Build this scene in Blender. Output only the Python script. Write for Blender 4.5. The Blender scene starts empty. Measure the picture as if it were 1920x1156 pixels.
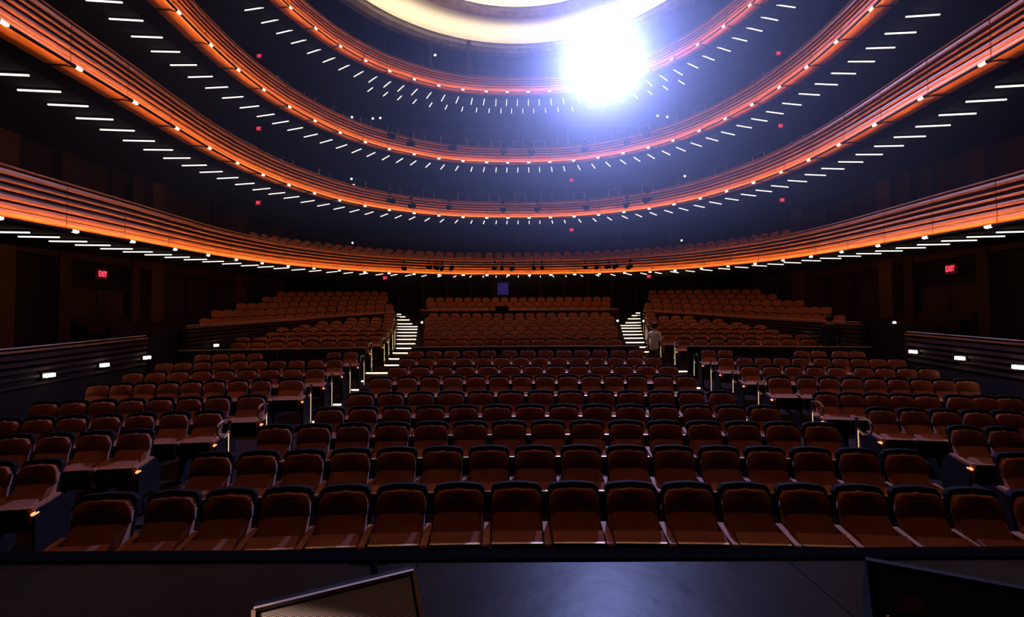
import bpy, bmesh, math, random
from mathutils import Vector, Matrix
random.seed(7)
S = bpy.context.scene
COL = S.collection
PI = math.pi
# ------------------------------------------------------------------ camera, world, exposure
EYE = 2.54                       # eye above the floor of the front row
F = 907.0                        # focal length in pixels of the 1920 wide frame
CAMX = -0.35
cam_d = bpy.data.cameras.new('camera')
cam_d.sensor_width = 36.0
cam_d.lens = F / 1920 * 36
cam_d.clip_start = 0.05
cam = bpy.data.objects.new('camera', cam_d)
COL.objects.link(cam)
PITCH = math.atan(29 / F)
ROLL = 0.0052
cam.matrix_world = (Matrix.Translation((CAMX, 0, EYE)) @ Matrix.Rotation(PI / 2 + PITCH, 4, 'X')
                    @ Matrix.Rotation(-ROLL, 4, 'Z'))
S.camera = cam
CAMM = cam.matrix_world.copy()
w = bpy.data.worlds.new('world'); S.world = w
w.use_nodes = True
w.node_tree.nodes['Background'].inputs[0].default_value = (0.01, 0.008, 0.012, 1)
w.node_tree.nodes['Background'].inputs[1].default_value = 0.05
S.view_settings.view_transform = 'Standard'
S.view_settings.look = 'None'
S.view_settings.exposure = 0.0
S.view_settings.gamma = 1.0
S.view_settings.use_curve_mapping = False
# light levels
E_STRIP = 44.0      # strips behind the rails of the balcony fronts
E_LAMP = 14.0
E_BAR = 1.8
E_COVE = 38.0
E_NOSE = 3.5
E_SPOT = 28000.0
E_FILL = 72.0
E_SIDE = 500.0
HAZE = 0.008
GLARE_MIST = 0.03


def at(px, py, depth):
    """world point seen at a pixel of the photograph at a depth along the hall"""
    v = Vector(((px - 960) / F, -(py - 578) / F, -1.0))
    d = (CAMM.to_3x3() @ v)
    k = depth / d.y
    return Vector((CAMX + d.x * k, depth, EYE + d.z * k))


# ------------------------------------------------------------------ materials
MATS = {}


def mat(name, color, rough=0.6, metal=0.0, emit=None, es=0.0, noise=0.0, scale=8.0, stretch=(1, 1, 1),
        bump=0.0, spec=0.4, sheen=0.0):
    m = bpy.data.materials.new(name)
    m.use_nodes = True
    nt = m.node_tree
    b = nt.nodes['Principled BSDF']
    b.inputs['Base Color'].default_value = (*color, 1)
    b.inputs['Roughness'].default_value = rough
    b.inputs['Metallic'].default_value = metal
    b.inputs['Specular IOR Level'].default_value = spec
    if sheen:
        b.inputs['Sheen Weight'].default_value = sheen
    if emit:
        b.inputs['Emission Color'].default_value = (*emit, 1)
        b.inputs['Emission Strength'].default_value = es
    if noise or bump:
        tc = nt.nodes.new('ShaderNodeTexCoord')
        mp = nt.nodes.new('ShaderNodeMapping')
        mp.inputs['Scale'].default_value = stretch
        nz = nt.nodes.new('ShaderNodeTexNoise')
        nz.inputs['Scale'].default_value = scale
        nz.inputs['Detail'].default_value = 4
        nt.links.new(tc.outputs['Object'], mp.inputs[0])
        nt.links.new(mp.outputs[0], nz.inputs['Vector'])
        if noise:
            cr = nt.nodes.new('ShaderNodeValToRGB')
            cr.color_ramp.elements[0].position = 0.3
            cr.color_ramp.elements[1].position = 0.7
            cr.color_ramp.elements[0].color = (*[c * (1 - noise) for c in color], 1)
            cr.color_ramp.elements[1].color = (*[min(1, c * (1 + noise)) for c in color], 1)
            nt.links.new(nz.outputs['Fac'], cr.inputs[0])
            nt.links.new(cr.outputs[0], b.inputs['Base Color'])
        if bump:
            bp = nt.nodes.new('ShaderNodeBump')
            bp.inputs['Strength'].default_value = bump
            bp.inputs['Distance'].default_value = 0.02
            nt.links.new(nz.outputs['Fac'], bp.inputs['Height'])
            nt.links.new(bp.outputs[0], b.inputs['Normal'])
    MATS[name] = m
    return m


mat('fabric', (0.36, 0.115, 0.062), 0.95, noise=0.12, scale=60, spec=0.1, sheen=0.15)
mat('cap', (0.010, 0.007, 0.009), 0.8, spec=0.06)
mat('shell', (0.015, 0.010, 0.011), 0.8, spec=0.06)
mat('armwood', (0.36, 0.14, 0.07), 0.6, noise=0.2, scale=20, stretch=(6, 1, 1), spec=0.15)
mat('brass', (0.5, 0.32, 0.19), 0.5, metal=1.0)
mat('railmetal', (0.62, 0.45, 0.34), 0.5, spec=0.5)
mat('chrome', (0.75, 0.68, 0.6), 0.2, metal=1.0)
mat('black', (0.004, 0.004, 0.005), 0.8, spec=0.0)
mat('blackmetal', (0.008, 0.008, 0.010), 0.7, spec=0.12)
mat('carpet', (0.035, 0.016, 0.016), 0.95, noise=0.3, scale=30, spec=0.05)
mat('fascia', (0.62, 0.22, 0.07), 0.5, noise=0.28, scale=2.2, stretch=(0.6, 0.6, 14), spec=0.3)
mat('fascia_back', (0.10, 0.035, 0.02), 0.6, noise=0.2, scale=3)
mat('soffit', (0.055, 0.045, 0.06), 0.8, noise=0.15, scale=2, spec=0.1)
mat('wallwood', (0.045, 0.018, 0.017), 0.7, noise=0.25, scale=3, stretch=(1, 1, 0.15), spec=0.15)
mat('walldark', (0.018, 0.012, 0.016), 0.8, spec=0.1)
mat('panel', (0.035, 0.016, 0.018), 0.75, noise=0.2, scale=2, stretch=(1, 1, 0.2), spec=0.1)
mat('pillar', (0.085, 0.032, 0.026), 0.65, noise=0.2, scale=4, stretch=(1, 1, 0.2), spec=0.2)
mat('plaster', (0.72, 0.66, 0.55), 0.9, noise=0.05, scale=4, spec=0.1)
mat('plaster_rim', (0.78, 0.73, 0.68), 0.9, noise=0.15, scale=3, spec=0.1)
mat('skin', (0.45, 0.25, 0.17), 0.6)
mat('shirt', (0.9, 0.88, 0.86), 0.9)
mat('darkcloth', (0.012, 0.013, 0.02), 0.9)
mat('trousers', (0.10, 0.07, 0.07), 0.9)
mat('hair', (0.008, 0.007, 0.007), 0.6)
mat('stageboard', (0.007, 0.005, 0.005), 0.36, noise=0.35, scale=3, bump=0.25, spec=0.05)
mat('cable', (0.004, 0.004, 0.005), 0.8, spec=0.0)
mat('strip', (0.9, 0.5, 0.2), 0.5, emit=(1.0, 0.38, 0.11), es=E_STRIP)
mat('lamp', (1, 0.9, 0.7), 0.5, emit=(1.0, 0.80, 0.55), es=E_LAMP)
mat('bar', (1, 1, 1), 0.5, emit=(1.0, 0.92, 0.80), es=E_BAR)
mat('cove', (1, 1, 1), 0.5, emit=(1.0, 0.86, 0.62), es=E_COVE)
mat('nose', (1, 1, 0.9), 0.5, emit=(1.0, 0.84, 0.52), es=E_NOSE)
mat('post_glint', (1, 1, 0.9), 0.5, emit=(1.0, 0.72, 0.42), es=0.9)
mat('steplight', (1, 1, 0.9), 0.5, emit=(1.0, 0.83, 0.66), es=14)
mat('dot', (1, 1, 0.9), 0.5, emit=(1.0, 0.92, 0.85), es=6)
mat('aislelight', (1, 0.5, 0.2), 0.5, emit=(1.0, 0.22, 0.06), es=2.5)
mat('exitred', (0.8, 0.05, 0.08), 0.5, emit=(1.0, 0.05, 0.10), es=1.5)
mat('exitbox', (0.05, 0.008, 0.012), 0.5, emit=(1.0, 0.05, 0.1), es=0.02)
mat('bluewin', (0.01, 0.015, 0.1), 0.3, emit=(0.01, 0.02, 0.3), es=0.25)
mat('lens', (0.9, 0.95, 1.0), 0.2, emit=(0.75, 0.82, 1.0), es=1200)
mat('glasslens', (0.5, 0.55, 0.6), 0.1, emit=(0.8, 0.9, 1.0), es=0.6)


def grille_material(gname, gcol):
    m = bpy.data.materials.new(gname); m.use_nodes = True
    nt = m.node_tree; b = nt.nodes['Principled BSDF']
    tc = nt.nodes.new('ShaderNodeTexCoord')
    sx = nt.nodes.new('ShaderNodeSeparateXYZ'); nt.links.new(tc.outputs['UV'], sx.inputs[0])

    def mth(op, a, c=None):
        n = nt.nodes.new('ShaderNodeMath'); n.operation = op
        for i, v in enumerate((a, c)):
            if v is None: continue
            if isinstance(v, (int, float)): n.inputs[i].default_value = v
            else: nt.links.new(v, n.inputs[i])
        return n.outputs[0]
    u = mth('MULTIPLY', sx.outputs[0], 84.0); v = mth('MULTIPLY', sx.outputs[1], 58.0)
    row = mth('FLOOR', v)
    off = mth('MULTIPLY', mth('MODULO', row, 2.0), 0.5)
    fu = mth('SUBTRACT', mth('FRACT', mth('ADD', u, off)), 0.5)
    fv = mth('SUBTRACT', mth('FRACT', v), 0.5)
    r = mth('ADD', mth('MULTIPLY', fu, fu), mth('MULTIPLY', fv, fv))
    hole = mth('LESS_THAN', r, 0.10)
    mx = nt.nodes.new('ShaderNodeMixRGB')
    nt.links.new(hole, mx.inputs[0])
    mx.inputs[1].default_value = gcol
    mx.inputs[2].default_value = (0.004, 0.004, 0.004, 1)
    nt.links.new(mx.outputs[0], b.inputs['Base Color'])
    b.inputs['Roughness'].default_value = 0.4
    b.inputs['Metallic'].default_value = 0.0
    MATS[gname] = m


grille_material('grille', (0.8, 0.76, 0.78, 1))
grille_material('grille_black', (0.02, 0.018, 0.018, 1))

# ------------------------------------------------------------------ mesh helpers


class MB:
    def __init__(self):
        self.v = []; self.f = []; self.mi = []; self.mats = []

    def m(self, name):
        if name not in self.mats: self.mats.append(name)
        return self.mats.index(name)

    def add(self, verts, faces, mname):
        o = len(self.v); k = self.m(mname)
        self.v += [tuple(p) for p in verts]
        for f in faces:
            self.f.append([o + i for i in f]); self.mi.append(k)

    def box(self, c, s, mname, rz=0.0, mtx=None):
        x, y, z = s[0] / 2, s[1] / 2, s[2] / 2
        vs = [Vector((a * x, b * y, d * z)) for d in (-1, 1) for b in (-1, 1) for a in (-1, 1)]
        M = Matrix.Translation(c) @ Matrix.Rotation(rz, 4, 'Z')
        if mtx is not None: M = M @ mtx
        vs = [M @ p for p in vs]
        self.add(vs, [(0, 2, 3, 1), (4, 5, 7, 6), (0, 1, 5, 4), (2, 6, 7, 3), (0, 4, 6, 2), (1, 3, 7, 5)], mname)

    def bar(self, p0, p1, width, height, mname):
        """box with a horizontal-ish axis"""
        p0 = Vector(p0); p1 = Vector(p1); d = (p1 - p0).normalized()
        up = Vector((0, 0, 1))
        if abs(d.z) > 0.9: up = Vector((0, 1, 0))
        sde = d.cross(up).normalized(); up = sde.cross(d)
        vs = []
        for p in (p0, p1):
            for a, b in ((-1, -1), (1, -1), (1, 1), (-1, 1)):
                vs.append(p + sde * a * width / 2 + up * b * height / 2)
        self.add(vs, [(3, 2, 1, 0), (4, 5, 6, 7), (0, 1, 5, 4), (1, 2, 6, 5), (2, 3, 7, 6), (3, 0, 4, 7)], mname)

    def tube(self, pts, r, mname, n=6, closed=False):
        pts = [Vector(p) for p in pts]
        rs = r if isinstance(r, (list, tuple)) else [r] * len(pts)
        rings = []
        for i, p in enumerate(pts):
            a = pts[i - 1] if i > 0 else p
            b = pts[i + 1] if i < len(pts) - 1 else p
            d = (b - a).normalized()
            up = Vector((0, 0, 1)) if abs(d.z) < 0.9 else Vector((1, 0, 0))
            s = d.cross(up).normalized(); u = s.cross(d)
            rings.append([p + (s * math.cos(2 * PI * k / n) + u * math.sin(2 * PI * k / n)) * rs[i] for k in range(n)])
        vs = [q for rg in rings for q in rg]
        fs = []
        for i in range(len(pts) - 1):
            for k in range(n):
                k2 = (k + 1) % n
                fs.append((i * n + k, i * n + k2, (i + 1) * n + k2, (i + 1) * n + k))
        fs.append(tuple(reversed(range(n)))); fs.append(tuple(range((len(pts) - 1) * n, len(pts) * n)))
        self.add(vs, fs, mname)

    def prism(self, poly, axis_vec, mname):
        """poly: list of 3d points (planar), extruded along axis_vec"""
        n = len(poly); a = Vector(axis_vec)
        vs = [Vector(p) for p in poly] + [Vector(p) + a for p in poly]
        fs = [tuple(reversed(range(n))), tuple(range(n, 2 * n))]
        for i in range(n):
            j = (i + 1) % n
            fs.append((i, j, n + j, n + i))
        self.add(vs, fs, mname)

    def lathe(self, prof, mname, n=16, M=None):
        vs = []; fs = []
        for r, z in prof:
            for k in range(n):
                a = 2 * PI * k / n
                p = Vector((r * math.cos(a), r * math.sin(a), z))
                vs.append(M @ p if M is not None else p)
        for i in range(len(prof) - 1):
            for k in range(n):
                k2 = (k + 1) % n
                fs.append((i * n + k, i * n + k2, (i + 1) * n + k2, (i + 1) * n + k))
        fs.append(tuple(reversed(range(n)))); fs.append(tuple(range((len(prof) - 1) * n, len(prof) * n)))
        self.add(vs, fs, mname)

    def mesh(self, name, smooth=False):
        me = bpy.data.meshes.new(name)
        me.from_pydata(self.v, [], self.f)
        for mn in self.mats: me.materials.append(MATS[mn])
        me.polygons.foreach_set('material_index', self.mi)
        if smooth: me.polygons.foreach_set('use_smooth', [True] * len(self.f))
        me.update()
        bm = bmesh.new(); bm.from_mesh(me); bmesh.ops.recalc_face_normals(bm, faces=bm.faces); bm.to_mesh(me); bm.free()
        return me

    def build(self, name, parent=None, smooth=False, loc=None, rz=0.0):
        return link(name, self.mesh(name, smooth), parent, loc, rz)


def link(name, me, parent=None, loc=None, rz=0.0):
    o = bpy.data.objects.new(name, me)
    COL.objects.link(o)
    if parent is not None: o.parent = parent
    if loc is not None: o.location = loc
    if rz: o.rotation_euler = (0, 0, rz)
    return o


def tag(o, label, cat, group=None):
    o['label'] = label; o['category'] = cat
    if group: o['group'] = group
    return o


def empty(name, loc=(0, 0, 0), rz=0.0):
    o = bpy.data.objects.new(name, None)
    COL.objects.link(o); o.location = loc; o.rotation_euler = (0, 0, rz)
    o.empty_display_size = 0.2
    return o


def struct(o, label=None):
    o['kind'] = 'structure'
    if label: o['label'] = label
    return o


def copy_tree(o, parent=None):
    c = o.copy(); COL.objects.link(c)
    if parent is not None: c.parent = parent
    for ch in list(o.children): copy_tree(ch, c)
    return c


ORD = ['first', 'second', 'third', 'fourth', 'fifth', 'sixth', 'seventh', 'eighth', 'ninth', 'tenth', 'eleventh',
       'twelfth', 'thirteenth', 'fourteenth', 'fifteenth', 'sixteenth', 'seventeenth', 'eighteenth', 'nineteenth',
       'twentieth']


def ordn(i):
    i += 1
    if i <= 20: return ORD[i - 1]
    suf = 'th' if 10 <= i % 100 <= 20 else {1: 'st', 2: 'nd', 3: 'rd'}.get(i % 10, 'th')
    return '%d%s' % (i, suf)


def interp(tab, x):
    if x <= tab[0][0]: return tab[0][1]
    for (a, b), (c, d) in zip(tab, tab[1:]):
        if x <= c: return b + (d - b) * (x - a) / (c - a)
    return tab[-1][1]


# ------------------------------------------------------------------ floor profile (height over depth)
ROWS = [4.84, 5.95, 7.0, 8.0, 8.95, 10.7, 11.75, 12.8, 13.8]
ROWF = [0.0, 0.08, 0.175, 0.24, 0.34, 0.436, 0.572, 0.71, 0.849]
REAR = [16.2 + j for j in range(8)]
REARF = [1.078, 1.219, 1.36, 1.518, 1.627, 1.77, 1.927, 2.123]
UPR = [25.0, 26.0, 27.0]
UPF = [2.497, 2.79, 3.08]
FLOOR = list(zip([2.0] + ROWS + REAR + UPR + [29.2], [0.0] + ROWF + REARF + UPF + [3.12]))
CURV = 32.0
STAGE = 1.0
EDGE = 3.38
WX = 13.0
BACK = 29.0


def fl(y): return interp(FLOOR, y)


def row_y(y0, x): return y0 - x * x / (2 * CURV)


# ================================================================== THE SETTING
# auditorium floor: curved rake
mb = MB()
xs = [-WX - .3 + i * (2 * WX + .6) / 26 for i in range(27)]
ys = [2.0 + i * 0.45 for i in range(62)]
vs = []; fs = []
for j, y in enumerate(ys):
    for x in xs:
        vs.append((x, row_y(y, x) if y > 4 else y, fl(y)))
nx = len(xs)
for j in range(len(ys) - 1):
    for i in range(nx - 1):
        fs.append((j * nx + i, j * nx + i + 1, (j + 1) * nx + i + 1, (j + 1) * nx + i))
mb.add(vs, fs, 'carpet')
floor = struct(mb.build('floor'), 'dark carpeted raked floor of the stalls')


def floor_at(x, y):
    """height of the raked floor below a point"""
    return fl(y + x * x / (2 * CURV)) if y > 3.9 else 0.0


# stage: frame plus separate floor panels
mb = MB()
mb.box((0, EDGE / 2 - 2.5, STAGE / 2 - 0.03), (28, EDGE + 5, STAGE - 0.04), 'black')
stage = struct(mb.build('floor'), 'black stage deck in front of the seats')
pw, pl = 2.44, 1.22
mbp = MB()
mbp.box((0, 0, 0), (pw - 0.006, pl - 0.006, 0.02), 'stageboard')
pm = mbp.mesh('stage_panel')
for j in range(4):
    for i in range(-3, 4):
        o = link('floor_panel', pm, stage, ((i + (0.5 if j % 2 else 0.1)) * pw, EDGE - 0.12 - pl * (j + 0.5), STAGE - 0.04))
mb = MB()
mb.box((0, EDGE - 0.05, STAGE - 0.06), (28, 0.14, 0.09), 'black')
mb.box((0, EDGE + 0.03, STAGE - 0.22), (28, 0.03, 0.2), 'black')
struct(mb.build('trim_1'), 'black metal edge strip along the front of the stage')

# side walls with bays (z from the tier levels)
H_RING = [2.43, 5.30, 8.10, 11.70]
CEIL_H = EYE + 15.2


def side_wall(sgn, name):
    root = empty(name, (sgn * (WX + 0.35), 12, 0))
    struct(root, 'dark wood panelled side wall of the hall')

    def B(c, s, m, n):
        b = MB(); b.box((c[0] - root.location.x, c[1] - 12, c[2]), s, m); b.build(n, root)
    B((sgn * (WX + 0.35), 13.5, CEIL_H / 2), (0.12, 31.5, CEIL_H), 'walldark', 'wall_back_panel')
    # pillars full height
    for y, wd in ((4.0, 1.2), (9.2, .9), (11.9, .75), (13.65, 0.35), (16.22, 0.38), (17.22, 0.6), (22.5, 0.9), (26.2, 0.8)):
        B((sgn * (WX + 0.13), y, CEIL_H / 2), (0.32, wd, CEIL_H), 'pillar' if wd > .5 else 'wallwood', 'pillar')
    for t, hz in enumerate((EYE + 1.95, EYE + 5.4, EYE + 9.1, EYE + 13.0)):
        # header beam above the openings
        B((sgn * (WX + 0.16), 12.3, hz + 0.3), (0.28, 28.6, 0.62), 'wallwood', 'header_beam')
        # tall panels inside the bays
        bays = [((17.52, 22.05), 3), ((4.6, 8.7), 3), ((22.95, 25.8), 2)]
        bays.append(((12.3, 16.9), 3) if t > 0 else ((9.65, 11.5), 2))
        z0 = (0.6 if t == 0 else EYE + H_RING[t - 1] - 0.2)
        for (a, b), n in bays:
            wd = (b - a) / n
            for k in range(n):
                B((sgn * (WX + 0.25), a + wd * (k + .5), (z0 + hz) / 2), (0.10, wd - 0.16, hz - z0 - 0.04), 'panel', 'wall_panel')
    return root


wl = side_wall(-1, 'wall_left')
wr = side_wall(1, 'wall_right')

# back wall
mb = MB()
wb = empty('wall_back', (0, BACK, 0)); struct(wb, 'dark back wall of the hall behind the seats')
mb.box((0, 0.15, CEIL_H / 2), (2 * WX + .8, 0.12, CEIL_H), 'walldark'); mb.build('wall_back_panel', wb)
for i in range(-9, 10):
    if i in (0,): continue
    b = MB(); b.box((i * 1.42, -0.02, EYE + 1.5), (0.16, 0.2, 4.0), 'wallwood'); b.build('pilaster', wb)
for t in range(1, 4):
    for i in range(-4, 5):
        b = MB(); b.box((i * 3.05, -0.02, EYE + H_RING[t] + 1.2), (0.3, 0.2, 3.6), 'wallwood'); b.build('pilaster', wb)
# booth window with blue glow
wn = empty('window_1', (at(943, 541, BACK).x, BACK - 0.02, at(943, 541, BACK).z)); struct(wn, 'small window glowing dim blue in the back wall')
b = MB(); b.box((0, 0, 0), (0.66, 0.03, 0.74), 'bluewin'); b.build('pane', wn)
b = MB()
for s in (-1, 1):
    b.box((s * 0.36, -0.02, 0), (0.06, 0.08, 0.86), 'blackmetal'); b.box((0, -0.02, s * 0.40), (0.78, 0.08, 0.06), 'blackmetal')
b.build('window_frame', wn)

# doors below the EXIT signs
for k, sg in enumerate((-1, 1)):
    d = empty('door_%d' % (k + 1), (sg * (WX + 0.2), 14.9, 0)); struct(d, 'dark double door under the red exit sign')
    z0, z1 = 1.25, EYE + 1.15
    for j, yy in enumerate((-0.53, 0.53)):
        b = MB(); b.box((0, yy, (z0 + z1) / 2), (0.08, 1.02, z1 - z0), 'wallwood'); lf = b.build('door_leaf', d)
        b = MB(); b.tube([(-sg * 0.04, yy * 0.25, z0 + 0.8), (-sg * 0.1, yy * 0.25, z0 + 0.85), (-sg * 0.1, yy * 0.25, z0 + 1.25), (-sg * 0.04, yy * 0.25, z0 + 1.3)], 0.015, 'chrome')
        b.build('handle', lf)
    b = MB()
    b.box((-sg * 0.02, 0, z1 + 0.06), (0.16, 2.3, 0.12), 'walldark')
    for s in (-1, 1): b.box((-sg * 0.02, s * 1.1, (z0 + z1) / 2), (0.16, 0.1, z1 - z0), 'walldark')
    b.build('door_frame', d)

# ceiling: dark field with the great stepped ring
CZ = 17.1; CR = 9.6; CH = EYE + 15.0
ce = empty('ceiling', (0, CZ, CH)); struct(ce, 'dark ceiling with a large stepped cream plaster dome lit from hidden coves')


def annulus(prof, m, name, n=96, smooth=False):
    b = MB(); vs = []; fs = []
    for r, z in prof:
        for k in range(n):
            a = 2 * PI * k / n; vs.append((r * math.cos(a), r * math.sin(a), z))
    for i in range(len(prof) - 1):
        for k in range(n):
            k2 = (k + 1) % n
            fs.append((i * n + k, i * n + k2, (i + 1) * n + k2, (i + 1) * n + k))
    b.add(vs, fs, m); return b.build(name, ce, smooth)


# outer dark field (square ring around the dome)
b = MB()
n = 96; vs = []; fs = []
for k in range(n):
    a = 2 * PI * k / n; c, s = math.cos(a), math.sin(a)
    vs.append((CR * c, CR * s, 0.25))
    ex = (WX + 0.4) / max(abs(c), 1e-6); ey = ((BACK + .3 - CZ) if s > 0 else (CZ + 1)) / max(abs(s), 1e-6)
    e = min(ex, ey); vs.append((e * c, e * s, 0.25))
for k in range(n):
    k2 = (k + 1) % n; fs.append((2 * k, 2 * k + 1, 2 * k2 + 1, 2 * k2))
b.add(vs, fs, 'soffit'); b.build('ceiling_field', ce)
annulus([(CR, 0.3), (CR, -0.02), (CR - .10, -0.10), (CR - .42, -0.06), (CR - .62, 0.10), (CR - .62, 0.32), (CR - .70, 0.32)], 'plaster_rim', 'dome_rim', smooth=False)
annulus([(CR - .05, 0.30), (CR - .05, 0.75), (CR - .5, 1.05), (CR - 1.3, 1.0), (CR - 2.1, 0.72), (CR - 2.45, 0.66)], 'plaster', 'cove_vault', smooth=True)
annulus([(CR - .66, 0.33), (CR - .60, 0.34)], 'cove', 'cove_light')
annulus([(CR - 2.40, 0.72), (CR - 2.40, 0.60), (CR - 2.62, 0.62), (CR - 2.75, 0.78), (CR - 2.75, 0.96), (CR - 2.82, 0.96)], 'plaster_rim', 'inner_rim')
annulus([(CR - 2.44, 0.94), (CR - 2.44, 1.4), (CR - 2.9, 1.75), (CR - 4.4, 1.55), (CR - 5.2, 1.35), (CR - 5.6, 1.5), (0.1, 1.7)], 'plaster', 'inner_dome', smooth=True)
annulus([(CR - 2.79, 0.97), (CR - 2.72, 0.98)], 'cove', 'cove_light')

# ================================================================== BALCONIES
HALF = [(7.6, 5.5), (7.78, 6.95), (7.93, 8.345), (8.08, 9.8), (8.26, 11.3), (8.41, 12.77), (8.47, 14.18), (8.41, 15.54),
        (8.22, 16.95), (7.86, 18.28), (7.37, 19.6), (6.7, 20.8), (5.9, 21.77), (4.94, 22.6), (3.88, 23.3), (2.75, 23.77),
        (1.59, 24.0), (0.53, 24.08)]
NODES = [Vector((-x, y)) for x, y in HALF] + [Vector((x, y)) for x, y in reversed(HALF)]
NN = len(NODES)


def cr(t):
    i = min(max(int(math.floor(t)), 0), NN - 2); u = t - i
    p1, p2 = NODES[i], NODES[i + 1]
    p0 = NODES[i - 1] if i > 0 else p1 * 2 - p2
    p3 = NODES[i + 2] if i + 2 < NN else p2 * 2 - p1
    return 0.5 * ((2 * p1) + (p2 - p0) * u + (2 * p0 - 5 * p1 + 4 * p2 - p3) * u * u + (3 * p1 - p0 - 3 * p2 + p3) * u ** 3)


RAIL_D, RAIL_V = 0.135, 0.082      # the measured nodes are the rail lamps; the wooden front stands behind them


def ring(t, d=0.0, v=0.0):
    """point on a balcony front: t along, d outwards, v up from the lamp line (relative to the balcony origin)"""
    p = cr(t); e = 0.02
    tg = (cr(min(t + e, NN - 1)) - cr(max(t - e, 0))).normalized()
    nrm = Vector((-tg.y, tg.x))
    q = p + nrm * (d + RAIL_D)
    return Vector((q.x, q.y - 24.0, v + RAIL_V + 0.05 * (p.y - 24.0)))


def ring_angle(t):
    a = ring(t, 0); b_ = ring(t, 1)
    return math.atan2(b_.y - a.y, b_.x - a.x)


def sweep(b, t0, t1, n, prof, m, caps=True):
    k = len(prof); vs = []; fs = []
    for i in range(n + 1):
        t = t0 + (t1 - t0) * i / n
        vs += [ring(t, d, v) for d, v in prof]
    for i in range(n):
        for j in range(k):
            j2 = (j + 1) % k
            fs.append((i * k + j, i * k + j2, (i + 1) * k + j2, (i + 1) * k + j))
    if caps:
        fs.append(tuple(range(k))); fs.append(tuple(reversed(range(n * k, n * k + k))))
    b.add(vs, fs, m)


# board cross-sections (d, v): half-round slats, getting thinner towards the top
def slat(v0, v1, d0, th=0.05):
    return [(d0 + th, v0), (d0 + 0.012, v0), (d0, v0 + 0.012), (d0 - 0.006, (v0 + v1) / 2), (d0, v1 - 0.012), (d0 + 0.012, v1), (d0 + th, v1)]


BANDS = [slat(0.00, 0.10, 0.0), slat(0.108, 0.20, 0.004), slat(0.24, 0.315, 0.0), slat(0.385, 0.43, -0.004),
         slat(0.505, 0.54, -0.006), slat(0.615, 0.70, -0.004)]
UNDER = [(0.02, -0.005), (0.20, -0.03), (0.40, -0.015), (0.40, 0.02), (0.02, 0.03)]
shared = {}
GAP = 0.008
for i in range(NN - 1):
    for j, pr in enumerate(BANDS + [UNDER]):
        b = MB(); sweep(b, i + GAP, i + 1 - GAP, 4, pr, 'fascia')
        shared['board', i, j] = b.mesh('fascia_board')


def wall_d(t):
    """distance outward from the front to the side or back walls"""
    a = ring(t, 0); e = ring(t, 1) - a; best = 99
    if e.x < -1e-4: best = min(best, (-WX - a.x) / e.x)
    if e.x > 1e-4: best = min(best, (WX - a.x) / e.x)
    if e.y > 1e-4: best = min(best, (BACK - 24 - a.y) / e.y)
    return best


def sheet(fn, nt=4):
    """fn(t) -> list of (d, v) forming an open profile, swept over the whole front"""
    vs = []; fs = []; N = (NN - 1) * nt; k = None
    for i in range(N + 1):
        t = i / nt
        pr = fn(t); k = len(pr)
        vs += [ring(t, d, v) for d, v in pr]
    for i in range(N):
        for j in range(k - 1):
            fs.append((i * k + j, i * k + j + 1, (i + 1) * k + j + 1, (i + 1) * k + j))
    return vs, fs


DECKROWS = [(0.95, 0.06), (1.9, 0.28), (2.85, 0.54)]


def deck_prof(t):
    w_ = wall_d(t) - 0.02
    pr = [(0.07, 0.70), (0.16, 0.70), (0.16, 0.06), (1.05, 0.06), (1.05, 0.28), (2.0, 0.28), (2.0, 0.54), (max(w_, 2.1), 0.54)]
    return [(min(d, w_), v) for d, v in pr]


def soffit_prof(t):
    w_ = wall_d(t) - 0.02
    return [(0.38, 0.02), (0.46, 0.12), (w_, 0.12)]


b = MB(); b.add(*sheet(soffit_prof), 'soffit'); SOFFIT = b.mesh('soffit')
b = MB(); b.add(*sheet(deck_prof), 'carpet'); DECK = b.mesh('deck')
b = MB(); sweep(b, 0, NN - 1, (NN - 1) * 4, [(0.055, 0.0), (0.07, 0.0), (0.07, 0.70), (0.055, 0.70)], 'fascia_back'); BACKING = b.mesh('fascia_backing')
b = MB(); sweep(b, 0, NN - 1, (NN - 1) * 4, [(-0.155, -0.095), (-0.125, -0.105), (-0.11, -0.095), (-0.125, -0.065), (-0.155, -0.06)], 'blackmetal'); RAIL = b.mesh('lamp_rail')
b = MB(); sweep(b, 0, NN - 1, (NN - 1) * 4, [(-0.122, -0.066), (-0.108, -0.09), (-0.106, -0.089), (-0.120, -0.065)], 'strip'); STRIP = b.mesh('light_strip')
b = MB(); sweep(b, 0, NN - 1, (NN - 1) * 4, [(0.0, 0.735), (0.09, 0.735), (0.10, 0.75), (0.09, 0.765), (0.0, 0.765), (-0.01, 0.75)], 'armwood'); HAND = b.mesh('handrail')
RINGNAME = ['lowest', 'second', 'third', 'top']
balc = []
for k in range(4):
    root = empty('balcony', (0, 24.0, EYE + H_RING[k]))
    tag(root, '%s horseshoe balcony with glowing orange wooden front' % RINGNAME[k], 'balcony', 'balconies around the hall')
    balc.append(root)
    link('soffit', SOFFIT, root); link('seating_deck', DECK, root); link('fascia_backing', BACKING, root)
    link('lamp_rail', RAIL, root); link('light_strip', STRIP, root); link('handrail', HAND, root)
    for i in range(NN - 1):
        for j in range(len(BANDS) + 1):
            link('fascia_board' if j < len(BANDS) else 'soffit_board', shared['board', i, j], root)
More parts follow.
